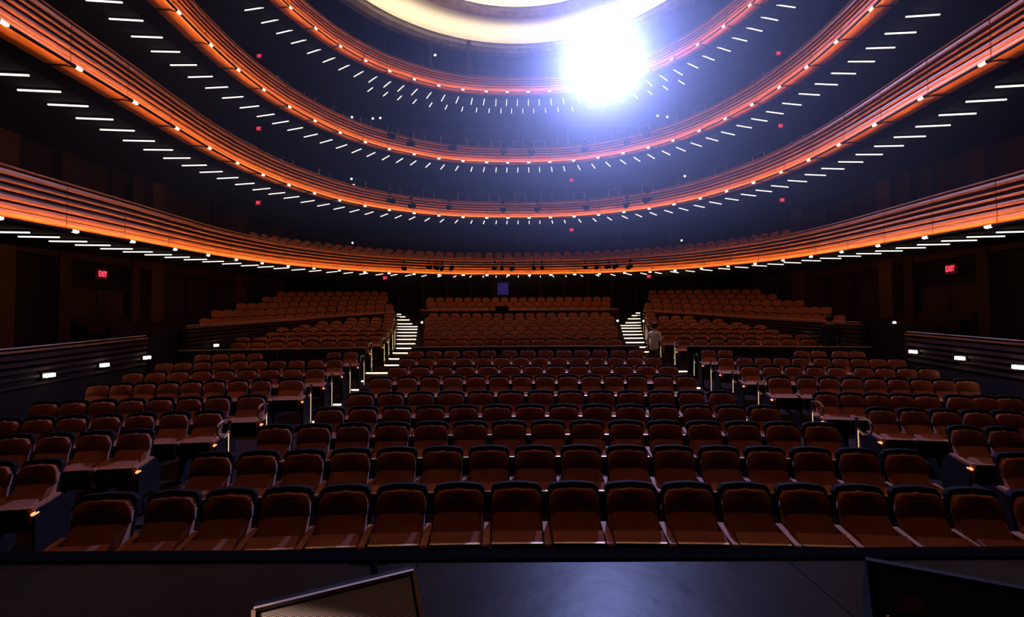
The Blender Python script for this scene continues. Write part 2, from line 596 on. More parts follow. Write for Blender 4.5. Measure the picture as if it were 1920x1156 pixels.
# rail lamps and their brackets at every node
b = MB(); b.box((0, 0, 0), (0.045, 0.13, 0.035), 'lamp'); b.box((0, 0, -0.022), (0.025, 0.10, 0.012), 'lamp'); LAMP = b.mesh('rail_lamp')
b = MB(); b.bar((-0.15, 0, -0.065), (0.06, 0, -0.02), 0.03, 0.02, 'blackmetal'); b.bar((0.06, 0, -0.02), (0.36, 0, -0.02), 0.03, 0.02, 'blackmetal'); BRKT = b.mesh('bracket')
for k in range(4):
    for i in range(NN):
        a = ring_angle(i)
        p = ring(i, -0.135, -0.082); o = link('rail_lamp', LAMP, balc[k], p, a)
        p = ring(i, 0, -0.02); o = link('bracket', BRKT, balc[k], p, a)

# light bars on the soffits
b = MB()
L = 0.80
prof = []
for s in (-1, 1):
    for k in range(5):
        a = (-PI / 2 + PI * k / 4) + (0 if s > 0 else PI)
        prof.append((s * (L / 2 - 0.016) + 0.016 * math.cos(a), 0.016 * math.sin(a), 0))
b.prism(prof, (0, 0, 0.025), 'bar')
b.box((0, 0, 0.045), (L + 0.02, 0.07, 0.035), 'blackmetal')
BAR = b.mesh('light_bar')
for k in range(4):
    ts = [i / 2 for i in range(1, 2 * (NN - 1))]
    for n_, t in enumerate(ts):
        p = ring(t, (2.15, 1.65, 1.5, 1.35)[k], 0.055)
        o = link('light_bar', BAR, None, (p.x, p.y + 24, p.z + EYE + H_RING[k]), ring_angle(t))
        tag(o, 'white linear light under the %s balcony, %s from the left end' % (RINGNAME[k], ordn(n_)), 'light bar', 'light bars under the %s balcony' % RINGNAME[k])
n_ = 0
for i in range(24, 47):
    t = i / 2 + 0.25
    p = ring(t, 2.38, 0.055)
    o = link('light_bar', BAR, None, (p.x, p.y + 24, p.z + EYE + H_RING[3]), ring_angle(t))
    o.scale = (0.7, 1, 1)
    tag(o, 'short white light in the inner row under top balcony, %s from left' % ordn(n_), 'light bar', 'inner row of short lights under the top balcony'); n_ += 1

# ================================================================== SEATS
SW = 0.55


def outline(w, zb, zt, wavy, n=12, corner=0.05):
    """front outline of a back cushion, as (x, z) points counter-clockwise"""
    pts = [(-w / 2, zb), (w / 2, zb)]
    top = []
    for i in range(n + 1):
        u = i / n * 2 - 1
        x = u * w / 2
        z = zt - 0.022 * u * u - (corner * max(0, (abs(u) - 0.82) / 0.18) ** 2)
        if wavy: z += 0.007 * math.cos(3.2 * PI * u) * (1 - abs(u))
        top.append((x, z))
    return pts + list(reversed(top))


def lean(z): return 0.02 + (z - 0.98) * 0.26          # back plane: y over height


def slab(b, pts, y_front, y_back, m, dome=0.0):
    """slab with a leaning front; front inset for soft edges"""
    n = len(pts)
    cx = sum(p[0] for p in pts) / n; cz = sum(p[1] for p in pts) / n
    bk = [(x, lean(z) + y_back, z) for x, z in pts]
    md = [(x, lean(z) + y_front + 0.02, z) for x, z in pts]
    fr = [(cx + (x - cx) * 0.93, lean(z) + y_front, cz + (z - cz) * 0.91) for x, z in pts]
    c = (cx, lean(cz) + y_front + dome, cz)
    vs = bk + md + fr + [c]
    fs = [tuple(reversed(range(n)))]
    for i in range(n):
        j = (i + 1) % n
        fs += [(i, j, n + j, n + i), (n + i, n + j, 2 * n + j, 2 * n + i), (2 * n + i, 2 * n + j, 3 * n)]
    b.add(vs, fs, m)


b = MB(); slab(b, outline(0.485, 0.34, 0.965, False), -0.035, 0.0, 'shell'); C_SHELL = b.mesh('back_shell', False)
# dark arched cap rail with a bracket-shaped lower edge
b = MB()
top = []; bot = []
for i in range(15):
    u = i / 14 * 2 - 1; x = u * 0.245
    top.append((x, 0.985 - 0.028 * u * u - 0.03 * max(0, (abs(u) - 0.85) / 0.15) ** 2))
    bot.append((x, 0.925 - 0.022 * u * u + 0.010 * math.cos(3.0 * PI * u) * (1 - abs(u)) - 0.05 * max(0, (abs(u) - 0.85) / 0.15)))
poly = bot + list(reversed(top))
b.prism([(x, lean(z) - 0.045, z) for x, z in poly], (0, 0.060, 0), 'cap'); C_CAP = b.mesh('cap_rail')
b = MB(); slab(b, outline(0.465, 0.735, 0.935, True), -0.10, -0.02, 'fabric', dome=0.02); C_UP = b.mesh('back_cushion', True)
b = MB()
nn = 10; vs = []; fs = []
prf = [(0.42, -0.03), (0.42, -0.19), (0.46, -0.235), (0.58, -0.18), (0.74, -0.105), (0.757, -0.09), (0.757, -0.03)]
for i in range(nn + 1):
    u = i / nn * 2 - 1; edge = 0.03 * max(0, (abs(u) - 0.75) / 0.25) ** 2
    for j, (z, y) in enumerate(prf):
        vs.append((u * 0.23, lean(z) + (y + edge if j not in (0, 6) else y), z - (edge * .5 if j > 3 else 0)))
k = len(prf)
for i in range(nn):
    for j in range(k):
        j2 = (j + 1) % k; fs.append((i * k + j, i * k + j2, (i + 1) * k + j2, (i + 1) * k + j))
fs.append(tuple(range(k))); fs.append(tuple(reversed(range(nn * k, nn * k + k))))
b.add(vs, fs, 'fabric'); C_LOW = b.mesh('lumbar_cushion')
# tipped-up seat: cushion standing on edge, board and metal edge in front
b = MB()
b.prism([(-0.225, -0.345, 0.37), (-0.225, -0.435, 0.36), (-0.225, -0.466, 0.575), (-0.225, -0.460, 0.592), (-0.225, -0.350, 0.65), (-0.225, -0.335, 0.635)], (0.45, 0, 0), 'fabric')
C_SEAT = b.mesh('seat_cushion')
b = MB()
b.prism([(-0.225, -0.437, 0.35), (-0.225, -0.455, 0.35), (-0.225, -0.484, 0.585), (-0.225, -0.466, 0.59)], (0.45, 0, 0), 'shell')
b.prism([(-0.225, -0.466, 0.59), (-0.225, -0.486, 0.584), (-0.225, -0.487, 0.594), (-0.225, -0.466, 0.60)], (0.45, 0, 0), 'brass')
C_PAN = b.mesh('seat_board')
b = MB()
b.prism([(-0.030, -0.12, 0.640), (-0.030, -0.50, 0.600), (-0.030, -0.515, 0.585), (-0.030, -0.50, 0.572), (-0.030, -0.10, 0.612)], (0.06, 0, 0), 'armwood')
C_ARM = b.mesh('armrest')
b = MB()
b.prism([(-0.02, -0.08, 0.0), (-0.02, -0.40, 0.0), (-0.02, -0.42, 0.05), (-0.02, -0.36, 0.2), (-0.02, -0.44, 0.578), (-0.02, -0.10, 0.61), (-0.02, -0.06, 0.3)], (0.04, 0, 0), 'shell')
C_LEG = b.mesh('support_leg')
b = MB()
b.prism([(-0.015, 0.0, 0.0), (-0.015, -0.46, 0.0), (-0.015, -0.50, 0.10), (-0.015, -0.50, 0.56), (-0.015, -0.10, 0.62), (-0.015, 0.0, 0.5)], (0.03, 0, 0), 'cap')
C_END = b.mesh('end_panel')
b = MB()
b.lathe([(0.010, -0.05), (0.019, -0.03), (0.019, 0.03), (0.010, 0.05)], 'aislelight', 8, Matrix.Rotation(PI / 2, 4, 'X'))
C_AL = b.mesh('aisle_light')


def make_chair():
    r = empty('theatre_seat')
    link('back_shell', C_SHELL, r); link('cap_rail', C_CAP, r); link('back_cushion', C_UP, r)
    link('lumbar_cushion', C_LOW, r)
    s = link('seat_cushion', C_SEAT, r); link('seat_board', C_PAN, s)
    for sx in (-1,):
        link('armrest', C_ARM, r, (sx * SW / 2, 0, 0)); link('support_leg', C_LEG, r, (sx * SW / 2, 0, 0))
    return r


proto = make_chair()
proto_used = False
CHAIRS = []


def place_chair(x, y, rz, sc, label, group, end=None, last=False):
    """end: -1 / +1 aisle end panel with its light on that side"""
    global proto_used
    if not proto_used: r = proto; proto_used = True
    else:
        r = proto.copy(); COL.objects.link(r)
        for ch in PROTO_CH:
            c = ch.copy(); COL.objects.link(c); c.parent = r
            for g in ch.children:
                d = g.copy(); COL.objects.link(d); d.parent = c
    r.location = (x, y, floor_at(x, y)); r.rotation_euler = (0, 0, rz); r.scale = (sc, 1, 1)
    tag(r, label, 'seat', group)
    if last:
        link('armrest', C_ARM, r, (SW / 2, 0, 0)); link('support_leg', C_LEG, r, (SW / 2, 0, 0))
    if end:
        e = link('end_panel', C_END, r, (end * (SW / 2 + 0.04), 0, 0))
        l = link('aisle_light', C_AL, e, (0, -0.485, 0.545)); l['label'] = 'small orange aisle light'
    return r


PROTO_CH = list(proto.children)


def px_to_row(px, y0):
    x = 0.0
    for _ in range(30):
        x = CAMX + (px - 960) / F * row_y(y0, x)
    return x


# every row as (row index, block, first centre pixel, pixel spacing, count)
CENTRE = [[213] + [336 + 105 * i - (i > 12) * (i - 12) * .5 for i in range(15)] + [1930],
          [406 + 85 * i for i in range(16)],
          [521 + 72.1 * i for i in range(15)],
          [621 + 62.0 * i for i in range(14)],
          [678 + 55.8 * i for i in range(13)],
          [715 + 42.8 * i + (6 if i > 0 else 0) + (6 if i > 11 else 0) for i in range(14)],
          [746 + 42.1 * i for i in range(13)],
          [764 + 35.3 * i for i in range(14)],
          [780 + 33.8 * i + (6 if i > 4 else 0) for i in range(13)]]
LEFT = [[], [90 - 88 * i for i in range(2)], [263 - 74.5 * i for i in range(4)], [397 - 63 * i for i in range(7)],
        [476 - 53.5 * i - (9 if i > 0 else 0) for i in range(8)], [549 - 43.3 * i - (12 if i > 0 else 0) for i in range(9)],
        [593 - 42.3 * i for i in range(9)], [629 - 35.2 * i for i in range(10)],
        [659, 627] + [480 - 32.4 * i for i in range(4)]]
RIGHT = [[], [1899], [1798 + 70 * i for i in range(2)], [1643 + 59 * i for i in range(5)],
         [1542 + 46.5 * i + (i > 4) * 14 for i in range(8)], [1456 + 42.5 * i + (i > 0) * 8 for i in range(9)],
         [1402 + 40.5 * i + (i > 4) * 8 for i in range(9)], [1358 + 34.6 * i + (i > 4) * 6 for i in range(10)],
         [1326, 1357, 1500, 1531, 1571, 1602]]
ROWNAME = ['front row', 'second row', 'third row', 'fourth row', 'fifth row', 'sixth row', 'seventh row', 'eighth row', 'ninth row']
count = 0
for bi, (blk, bname) in enumerate(((CENTRE, 'centre block'), (LEFT, 'left block'), (RIGHT, 'right block'))):
    for ri, pxs in enumerate(blk):
        pxs = sorted(pxs)
        xsr = [px_to_row(p, ROWS[ri]) for p in pxs]
        for i, x in enumerate(xsr):
            nb = [abs(xsr[j] - x) for j in (i - 1, i + 1) if 0 <= j < len(xsr)]
            sp = min(nb) if nb else 0.55
            end = None
            if bi == 1 and i == len(xsr) - 1: end = 1
            if bi == 2 and i == 0: end = -1
            nxt = (xsr[i + 1] - x) if i + 1 < len(xsr) else 9
            place_chair(x, row_y(ROWS[ri], x), -math.atan2(x, CURV), min(max(sp / SW, 0.8), 1.06),
                        'brown upholstered tip-up seat, %s from left in the %s, %s' % (ordn(i), ROWNAME[ri], bname),
                        'seats in the front %s' % bname, end, last=nxt > sp * 1.1)
            count += 1

# rear stalls: individual seats for the first rows, the others as one mesh
AIN = [(4, 4.9), (6, 4.85), (8, 4.2), (10.7, 3.98), (13.8, 3.72), (15.5, 3.8), (16.7, 3.7), (19.7, 4.2), (24, 4.9), (27, 5.4)]
AOUT = [(4, 6.0), (6, 5.3), (8, 4.95), (10.7, 4.75), (13.8, 4.75), (15.5, 5.2), (16.7, 4.75), (19.7, 5.05), (24, 6.0), (27, 6.7)]
far = []        # (x, y, z, rz, scale)
RW = 0.51
for j, y0 in enumerate(REAR):
    n = int(2 * (interp(AIN, y0) - 0.25) / RW)
    for i in range(n):
        x = (i - (n - 1) / 2) * RW
        y = row_y(y0, x)
        if j < 1 and count < 300:
            place_chair(x, y, -math.atan2(x, CURV), RW / SW, 'tip-up seat behind the low wall, %s from left, centre rear block' % ordn(i), 'first row of the rear centre block', last=i == n - 1); count += 1
        else: far.append((x, y, floor_at(x, y), -math.atan2(x, CURV), RW / SW))
    for sg in (-1, 1):
        x0 = interp(AOUT, y0) + 0.28
        k = 0
        while True:
            x = sg * (x0 + k * RW); y = row_y(y0, x)
            if x * x + (y - 15.6) ** 2 > 9.45 ** 2 and y > 15.6 or abs(x) > 9.2: break
            if j < 3 and count < 300:
                place_chair(x, y, -math.atan2(x, CURV), RW / SW,
                            'tip-up seat in rear %s block, %s row behind wall, %s from aisle' % ('left' if sg < 0 else 'right', ORD[j], ordn(k)),
                            'seats of the rear %s block' % ('left' if sg < 0 else 'right'), end=(-sg if k == 0 else None), last=True); count += 1
            else: far.append((x, y, floor_at(x, y), -math.atan2(x, CURV), RW / SW))
            k += 1
for y0 in UPR:
    n = int(2 * (interp(AIN, y0) - 0.25) / RW)
    for i in range(n):
        x = (i - (n - 1) / 2) * RW
        far.append((x, row_y(y0, x), floor_at(x, row_y(y0, x)), -math.atan2(x, CURV), RW / SW))
# side terraces behind the curved parapets
TC = 15.6
PAR = 10.1


def par_h(y): return EYE + interp([(4, -.55), (8.6, -0.43), (12.1, -0.286), (14.4, -0.06), (17, 0.05), (19.7, 0.2), (24, 0.6)], y)


for sg in (-1, 1):
    for k in range(5):
        r = PAR + 0.82 + 0.88 * k
        a = -0.10 + 0.02 * k
        while True:
            x = r * math.cos(a); y = TC + r * math.sin(a)
            if y > 27.9 or x < interp(AOUT, y) + 0.5: break
            if x < WX - 0.5 and y > 16.3 + 1.9 * k:
                yp = TC + PAR * math.sin(a)
                far.append((sg * x, y, par_h(yp) - 0.72 + 0.27 * k, -sg * (PI / 2 - a) * 0.72, RW / SW))
            a += RW / r


def seats_stuff(name, lst, label, meshes, parent=None):
    b = MB()
    for x, y, z, rz, sc in lst:
        M = Matrix.Translation((x, y, z)) @ Matrix.Rotation(rz, 4, 'Z') @ Matrix.Diagonal((sc, 1, 1, 1))
        for me, mn in meshes:
            b.add([M @ v.co for v in me.vertices], [tuple(p.vertices) for p in me.polygons], mn)
    o = b.build(name, parent)
    o['kind'] = 'stuff'; o['label'] = label
    if parent is None: o['category'] = 'seats'
    return o


def lowslab(w, zb, zt, yf, yb):
    b = MB(); slab(b, outline(w, zb, zt, False, n=4), yf, yb, 'fabric'); return b.mesh('low')


LOWSET = [(lowslab(0.485, 0.30, 0.965, -0.05, 0.0), 'shell'), (lowslab(0.46, 0.45, 0.935, -0.10, -0.03), 'fabric')]
b = MB(); b.box((0, -0.36, 0.49), (0.45, 0.1, 0.26), 'fabric'); LOWSET.append((b.mesh('low'), 'fabric'))
b = MB(); b.box((0, -0.25, 0.3), (0.5, 0.06, 0.6), 'shell'); LOWSET.append((b.mesh('low'), 'shell'))
seats_stuff('rear_seats', far, 'distant rows of brown seats at the rear and side terraces', LOWSET)
# balcony seats
bl = []
for r_, (d, v) in enumerate(DECKROWS):
    t = 9.0
    while t < NN - 10.0:
        p = ring(t, d, v)
        if wall_d(t) > d + 0.4:
            bl.append((p.x, p.y, p.z, ring_angle(t) - PI / 2, 0.92))
        e = (ring(t + 0.1, d) - ring(t, d)).length * 10
        t += 0.55 / e
for k in range(4):
    o = seats_stuff('balcony_seats', bl, None, LOWSET[:2], balc[k]) if k == 0 else link('balcony_seats', SEATM, balc[k])
    if k == 0:
        SEATM = o.data
    o['kind'] = 'stuff'
    o['label'] = 'rows of brown seats behind the balcony front'

# ================================================================== LOW WALLS, PARAPETS, TERRACES
# cross-aisle wall in three pieces with a thin metal top rail
CW = 14.95
cwz = at(985, 650, CW).z
for nm, x0, x1, lab in (('left', -9.6, -4.75, 'left'), ('centre', -3.42, 3.52, 'centre'), ('right', 4.9, 9.6, 'right')):
    r = empty('low_wall', ((x0 + x1) / 2, CW, 0.85))
    tag(r, '%s piece of the dark low wall behind the ninth row' % lab, 'low wall', 'low walls across the stalls')
    b = MB(); nseg = 8; pts = [(x0 + (x1 - x0) * i / nseg) for i in range(nseg + 1)]
    for a, c in zip(pts, pts[1:]):
        m = (a + c) / 2; yy = CW - m * m / 60; b.box((m - r.location.x, yy - CW, (cwz - 0.85) / 2 - 0.05), (abs(c - a) + 0.01, 0.1, cwz - 0.85 + 0.1), 'walldark')
    b.build('wall_body', r)
    b = MB()
    for a, c in zip(pts, pts[1:]):
        b.bar((a - r.location.x, -a * a / 60, cwz - 0.85 + 0.02), (c - r.location.x, -c * c / 60, cwz - 0.85 + 0.02), 0.05, 0.025, 'railmetal')
    b.build('top_rail', r)


def parapet(name, pts, label, skip_lights=()):
    """low curved wall: stacked wooden slats on a dark body; pts = [(x, y, top z, base z)]"""
    r = empty(name, (pts[0][0], pts[0][1], pts[0][3]))
    tag(r, label, 'parapet', 'parapets of the stalls')
    O = Vector(r.location)

    def strip(d0, d1, f0, f1, m, n):
        b = MB()
        k = 4; vs = []; fs = []
        for i, (x, y, zt, zb) in enumerate(pts):
            a = Vector(pts[max(i - 1, 0)][:2]); c = Vector(pts[min(i + 1, len(pts) - 1)][:2])
            tg = (c - a).normalized(); nr = Vector((-tg.y, tg.x))
            if nr.dot(Vector((0 - x, 12 - y))) < 0: nr = -nr
            for d, f in ((d0, f0), (d1, f0), (d1, f1), (d0, f1)):
                q = Vector((x, y)) + nr * d
                vs.append(Vector((q.x, q.y, zt + f if f > -5 else zb)) - O)
        for i in range(len(pts) - 1):
            for j in range(k):
                j2 = (j + 1) % k; fs.append((i * k + j, i * k + j2, (i + 1) * k + j2, (i + 1) * k + j))
        fs.append((0, 1, 2, 3)); e = (len(pts) - 1) * k; fs.append((e + 3, e + 2, e + 1, e))
        b.add(vs, fs, m); b.build(n, r)
    strip(-0.06, 0.0, -9, -0.03, 'walldark', 'body')
    strip(-0.08, 0.06, -0.03, 0.0, 'armwood', 'top_cap')
    for f0, f1, d in ((-0.16, -0.08, 0.05), (-0.28, -0.21, 0.045), (-0.40, -0.34, 0.04), (-0.52, -0.47, 0.035), (-0.66, -0.62, 0.03)):
        strip(0.0, d, f0, f1, 'wallwood', 'slat')
    b = MB(); b.tube([Vector((x, y, zt + 0.05)) - O for x, y, zt, zb in pts], 0.014, 'railmetal'); b.build('rail', r)
    return r


def side_x(y): return interp([(4, 8.6), (8.3, 9.05), (12.7, 9.5), (15.6, 10.1)], y)


for sg, sd in ((-1, 'left'), (1, 'right')):
    # box parapet
    pts = [(sg * side_x(y), y, par_h(y), floor_at(side_x(y), y) - 0.02) for y in [5 + 0.5 * i for i in range(15)]]
    parapet('box_parapet', pts, 'slatted wooden parapet of the %s side box near the exit door' % sd)
    # terrace parapet up to the stairs
    pts = []
    a0 = math.asin((14.4 - TC) / PAR)
    for i in range(25):
        a = a0 + (math.radians(53) - a0) * i / 24
        x = PAR * math.cos(a); y = TC + PAR * math.sin(a)
        pts.append((sg * x, y, par_h(y), floor_at(x, y) - 0.05))
    parapet('terrace_parapet', pts, 'curved slatted parapet of the raised terrace on the %s' % sd)
    # terrace decks (stepped rings) and box floor
    b = MB()
    for k in range(5):
        r0, r1 = PAR + 0.02 + 0.88 * k, PAR + 0.02 + 0.88 * (k + 1)
        vs = []; fs = []; n = 24
        for i in range(n + 1):
            a = -0.12 + (math.radians(58) + 0.12) * i / n
            yp = TC + PAR * math.sin(a)
            zt = par_h(yp) - 0.72 + 0.27 * k
            for r in (r0, r1):
                x = min(r * math.cos(a), WX); y = min(TC + r * math.sin(a), BACK)
                vs += [(sg * x, y, zt), (sg * x, y, zt - 0.5)]
        for i in range(n):
            q = i * 4
            fs += [(q, q + 2, q + 6, q + 4), (q, q + 4, q + 5, q + 1)]
        b.add(vs, fs, 'carpet')
    struct(b.build('floor'), 'stepped floor of the %s terrace' % sd)
    b = MB(); b.box((sg * 11.35, 8.5, par_h(8) - 1.15), (3.4, 8, 0.6), 'carpet')
    struct(b.build('floor'), 'floor of the %s side box' % sd)
    # dark vomitory wall between box and terrace
    b = MB(); b.box((sg * 10.35, 13.3, 1.75), (0.1, 2.6, 1.5), 'walldark'); b.box((sg * 10.0, 12.25, 1.6), (0.8, 0.08, 1.3), 'walldark')
    struct(b.build('wall_%s' % sd), 'black low wall of the side entrance gap on the %s' % sd)
# centre parapet in front of the last rows
pts = [(x, 24.0 - x * x / 64, at(985, 581.5, 24).z, 1.9) for x in [-4.85 + 9.7 * i / 16 for i in range(17)]]
parapet('rear_parapet', pts, 'long slatted wooden parapet before the last centre rows')

# ================================================================== AISLE STAIRS WITH LIT EDGES
STEPY = [27.0, 26.5, 25.9, 25.2, 24.6, 24.0, 23.3, 22.6, 21.8, 20.8, 19.7, 18.7, 17.7, 16.7, 15.5, 14.3, 13.3, 12.0, 10.75, 9.6, 8.5, 7.4, 6.3]
for sg, sd in ((-1, 'left'), (1, 'right')):
    r = empty('aisle_stairs', (sg * 5.0, 6.3, fl(6.3)))
    tag(r, 'carpeted aisle steps with glowing white edges, %s of the centre block' % sd, 'stairs', 'aisle stairs')
    O = Vector(r.location)
    for y0 in STEPY:
        xa, xb = max(interp(AIN, y0), interp([(24.2, 3), (24.6, 4.95), (25.2, 5.38), (25.9, 5.66), (26.5, 6.0), (27, 6.33)], y0)) + 0.04, interp(AOUT, y0) - 0.06
        xm = sg * (xa + xb) / 2
        y = row_y(y0, xm); z = fl(y0) + 0.03
        b = MB(); b.box((xm - O.x, y + 0.36 - O.y, z - 0.16 - O.z), (xb - xa, 0.72, 0.32), 'carpet'); st = b.build('step', r)
        b = MB()
        if y0 > 15: b.box((xm - O.x, y - 0.012 - O.y, z - 0.012 - O.z), (xb - xa - 0.04, 0.03, 0.035), 'nose')
        else: b.box((sg * (xb - 0.12) - O.x, y - 0.012 - O.y, z - 0.012 - O.z), (0.2, 0.03, 0.035), 'nose')
        if 15 < y0 < 22: b.box((xm - O.x, y + 0.05 - O.y, z - 0.10 - O.z), (xb - xa - 0.04, 0.02, 0.03), 'nose')
        b.build('lit_edge', st)

# handrails along the aisles: post with a loop handle and a glowing strip as painted reflection
b = MB(); b.tube([(0, 0, 0), (0, 0, 0.9)], 0.022, 'chrome'); R_POST = b.mesh('post')
b = MB(); b.box((0, -0.024, 0.42), (0.010, 0.006, 0.60), 'post_glint'); R_GLINT = b.mesh('glint_strip')
b = MB()
lp = [(0, 0, 0.90)]
for i in range(9):
    a = PI / 2 - PI * 1.35 * i / 8
    lp.append((0, -0.16 + 0.0 - 0.16 * math.cos(a) * 1.0, 0.80 + 0.12 * math.sin(a)))
b.tube(lp, 0.016, 'chrome'); R_LOOP = b.mesh('loop_handle')
hn = {}
for sg, sd in ((-1, 'left'), (1, 'right')):
    ylist = ROWS[3:] + REAR
    for i, y0 in enumerate(ylist):
        x = sg * (interp(AOUT, y0) - 0.10)
        if y0 < 14: x = sg * ((4.6, 4.52, 4.5, 4.46, 4.4, 4.36)[i] + (0.2 if sg > 0 else 0))
        y = row_y(y0, x) - 0.35
        r = empty('handrail', (x, y, floor_at(x, y)))
        tag(r, 'chrome aisle post with loop handle at the %s row of the %s aisle' % (ordn(i + 3), sd), 'handrail', 'aisle handrails')
        link('post', R_POST, r)
        link('loop_handle', R_LOOP, r)
        if i < 12 : link('glint_strip', R_GLINT, r)['label'] = 'thin glowing strip painted as a reflection on the post'

# ================================================================== SMALL LIGHTS AND SIGNS
b = MB(); b.box((0, 0, 0), (0.05, 0.20, 0.065), 'steplight'); b.box((0.03, 0, 0), (0.03, 0.25, 0.11), 'blackmetal'); STEPL = b.mesh('step_light')
for sg, sd in ((-1, 'left'), (1, 'right')):
    spots = ((86, 703), (190, 684), (270, 670)) if sg < 0 else ((1915, 688), (1805, 671), (1717, 659))
    for i, (px, py) in enumerate(spots):
        # solve for the depth on the parapet line
        y = 9.0
        for _ in range(30): y = (sg * side_x(y) - CAMX) * F / (px - 960)
        p = at(px, py, y)
        o = link('step_light', STEPL, None, (sg * (side_x(y) - 0.09), y, p.z), 0 if sg < 0 else PI)
        if sg < 0: o.rotation_euler = (0, 0, PI)
        else: o.rotation_euler = (0, 0, 0)
        tag(o, 'white step light on the %s box parapet, %s from the stage' % (sd, ORD[i]), 'step light', 'step lights on the parapets')
    spots = ((401, 647), (454, 637)) if sg < 0 else ((1560, 641), (1513, 630))
    for i, (px, py) in enumerate(spots):
        y = 16.0
        for _ in range(60):
            x = CAMX + (px - 960) / F * y
            yy = TC + math.copysign(math.sqrt(max(PAR ** 2 - x * x, 0.0001)), y - TC if abs(x) < PAR else -1)
            y = 0.7 * y + 0.3 * min(max((sg * PAR * math.cos(math.asin(min(max((y - TC) / PAR, -.3), 1))) - CAMX) * F / (px - 960), 13.5), 22)
        p = at(px, py, y)
        a = math.asin((y - TC) / PAR)
        o = link('step_light', STEPL, None, (sg * (PAR - 0.09) * math.cos(a), TC + (PAR - 0.09) * math.sin(a), p.z), a if sg > 0 else PI - a)
        tag(o, 'white step light on the %s terrace parapet, %s from the stage' % (sd, ORD[i]), 'step light', 'step lights on the parapets')

b = MB(); b.lathe([(0.02, -0.03), (0.045, -0.012), (0.045, 0.012), (0.02, 0.03)], 'dot', 10, Matrix.Rotation(PI / 2, 4, 'X'))
b.box((0, 0.05, 0), (0.05, 0.05, 0.05), 'blackmetal'); b.tube([(0, 0.05, 0), (0, 0.05, -0.6)], 0.008, 'blackmetal', 5); DOT = b.mesh('marker_light')
DOTS = [(291, 617, 13.6, 'above the dark gap on the left'), (1677, 605, 13.6, 'above the dark gap on the right'),
        (559, 622, 19.0, 'over the rear left seats'), (1401, 617, 18.6, 'over the rear right seats'), (1255, 604, 21, 'beside the right stairs'),
        (791, 604, 21.5, 'at the right of the left stairs'), (1158, 601, 21.5, 'at the left of the right stairs'), (1207, 601.5, 21.5, 'at the right of the right stairs'),
        (544, 463.5, 21.5, 'on the lowest balcony, leftmost'), (563, 463.5, 22, 'on the lowest balcony, second from left'),
        (661, 455, 26.5, 'on the lowest balcony, upper of a left pair'), (658, 464, 25.8, 'on the lowest balcony, lower of a left pair'),
        (1278, 450.5, 26.5, 'on the lowest balcony, upper of a right pair'), (1288, 459, 25.8, 'on the lowest balcony, lower of a right pair'),
        (1385, 458, 22, 'on the lowest balcony, second from right'), (1402, 457.5, 21.5, 'on the lowest balcony, rightmost'),
        (659, 335, 22.5, 'on the second balcony, upper left'), (663, 347, 22.3, 'on the second balcony, lower left'), (1284, 330, 22.5, 'on the second balcony, right'),
        (660, 219.5, 22.5, 'on the third balcony, leftmost'), (699, 222, 23.2, 'on the third balcony, second from left'), (713, 221, 23.4, 'on the third balcony, third from left'),
        (1233, 217, 23.3, 'on the third balcony, second from right'), (1251, 219, 22.8, 'on the third balcony, rightmost')]
for px, py, dy, where in DOTS:
    o = link('marker_light', DOT, None, at(px, py, dy))
    tag(o, 'tiny round white light ' + where, 'marker light', 'small white marker lights')


def text_mesh(txt, size):
    cu = bpy.data.curves.new('text', 'FONT'); cu.body = txt; cu.size = size
    cu.align_x = 'CENTER'; cu.align_y = 'CENTER'; cu.extrude = 0.006; cu.offset = size * 0.02
    o = bpy.data.objects.new('text', cu); COL.objects.link(o)
    bpy.context.view_layer.update()
    dg = bpy.context.evaluated_depsgraph_get()
    me = bpy.data.meshes.new_from_object(o.evaluated_get(dg))
    bpy.data.objects.remove(o)
    me.materials.clear(); me.materials.append(MATS['exitred'])
    for p in me.polygons: p.material_index = 0
    me.transform(Matrix.Rotation(PI / 2, 4, 'X'))
    return me


TXT = text_mesh('EXIT', 0.24)
SG = [(193, 514, 14.88, 1.0, 'red lit EXIT sign over the left side door', PI / 2), (1781, 504, 14.67, 1.0, 'red lit EXIT sign over the right side door', -PI / 2),
      (484, 380, 18.5, 0.5, 'small red exit sign at the left end of second balcony', 0), (485, 241, 18.5, 0.5, 'small red exit sign at the left end of third balcony', 0),
      (486, 105, 18.5, 0.5, 'small red exit sign at the left end of top balcony', 0), (1467, 375, 18.5, 0.5, 'small red exit sign at the right end of second balcony', 0),
      (1464, 236, 18.5, 0.5, 'small red exit sign at the right end of third balcony', 0), (1460, 100, 18.5, 0.5, 'small red exit sign at the right end of top balcony', 0),
      (1072, 338, 26.6, 0.62, 'small red exit sign behind the second balcony, near centre', 0), (1072, 431, 26.8, 0.62, 'small red exit sign behind the lowest balcony, near centre', 0),
      (722, 521, 25.3, 0.6, 'small red exit sign under lowest balcony, left of centre', 0), (1217, 518, 25.3, 0.6, 'small red exit sign under lowest balcony, right of centre', 0)]
for px, py, dy, sc, lab, rz in SG:
    r = empty('exit_sign', at(px, py, dy), rz); r.scale = (sc * (0.6 if sc == 1 else 0.65), sc, sc * (1 if sc == 1 else 1.35))
    tag(r, lab, 'exit sign', 'exit signs')
    b = MB(); b.box((0, 0.04, 0), (0.66 if sc < 1 else 0.62, 0.06, 0.30), 'exitbox'); b.tube([(0, 0.04, 0.15), (0, 0.04, 0.26 if sc == 1 else (0.22 if dy > 25 else (2.2 if py < 150 else 0.7)))], 0.012, 'blackmetal'); b.build('housing', r)
    link('letters', TXT, r, (0, 0.0, 0))['label'] = 'glowing red letters reading EXIT'

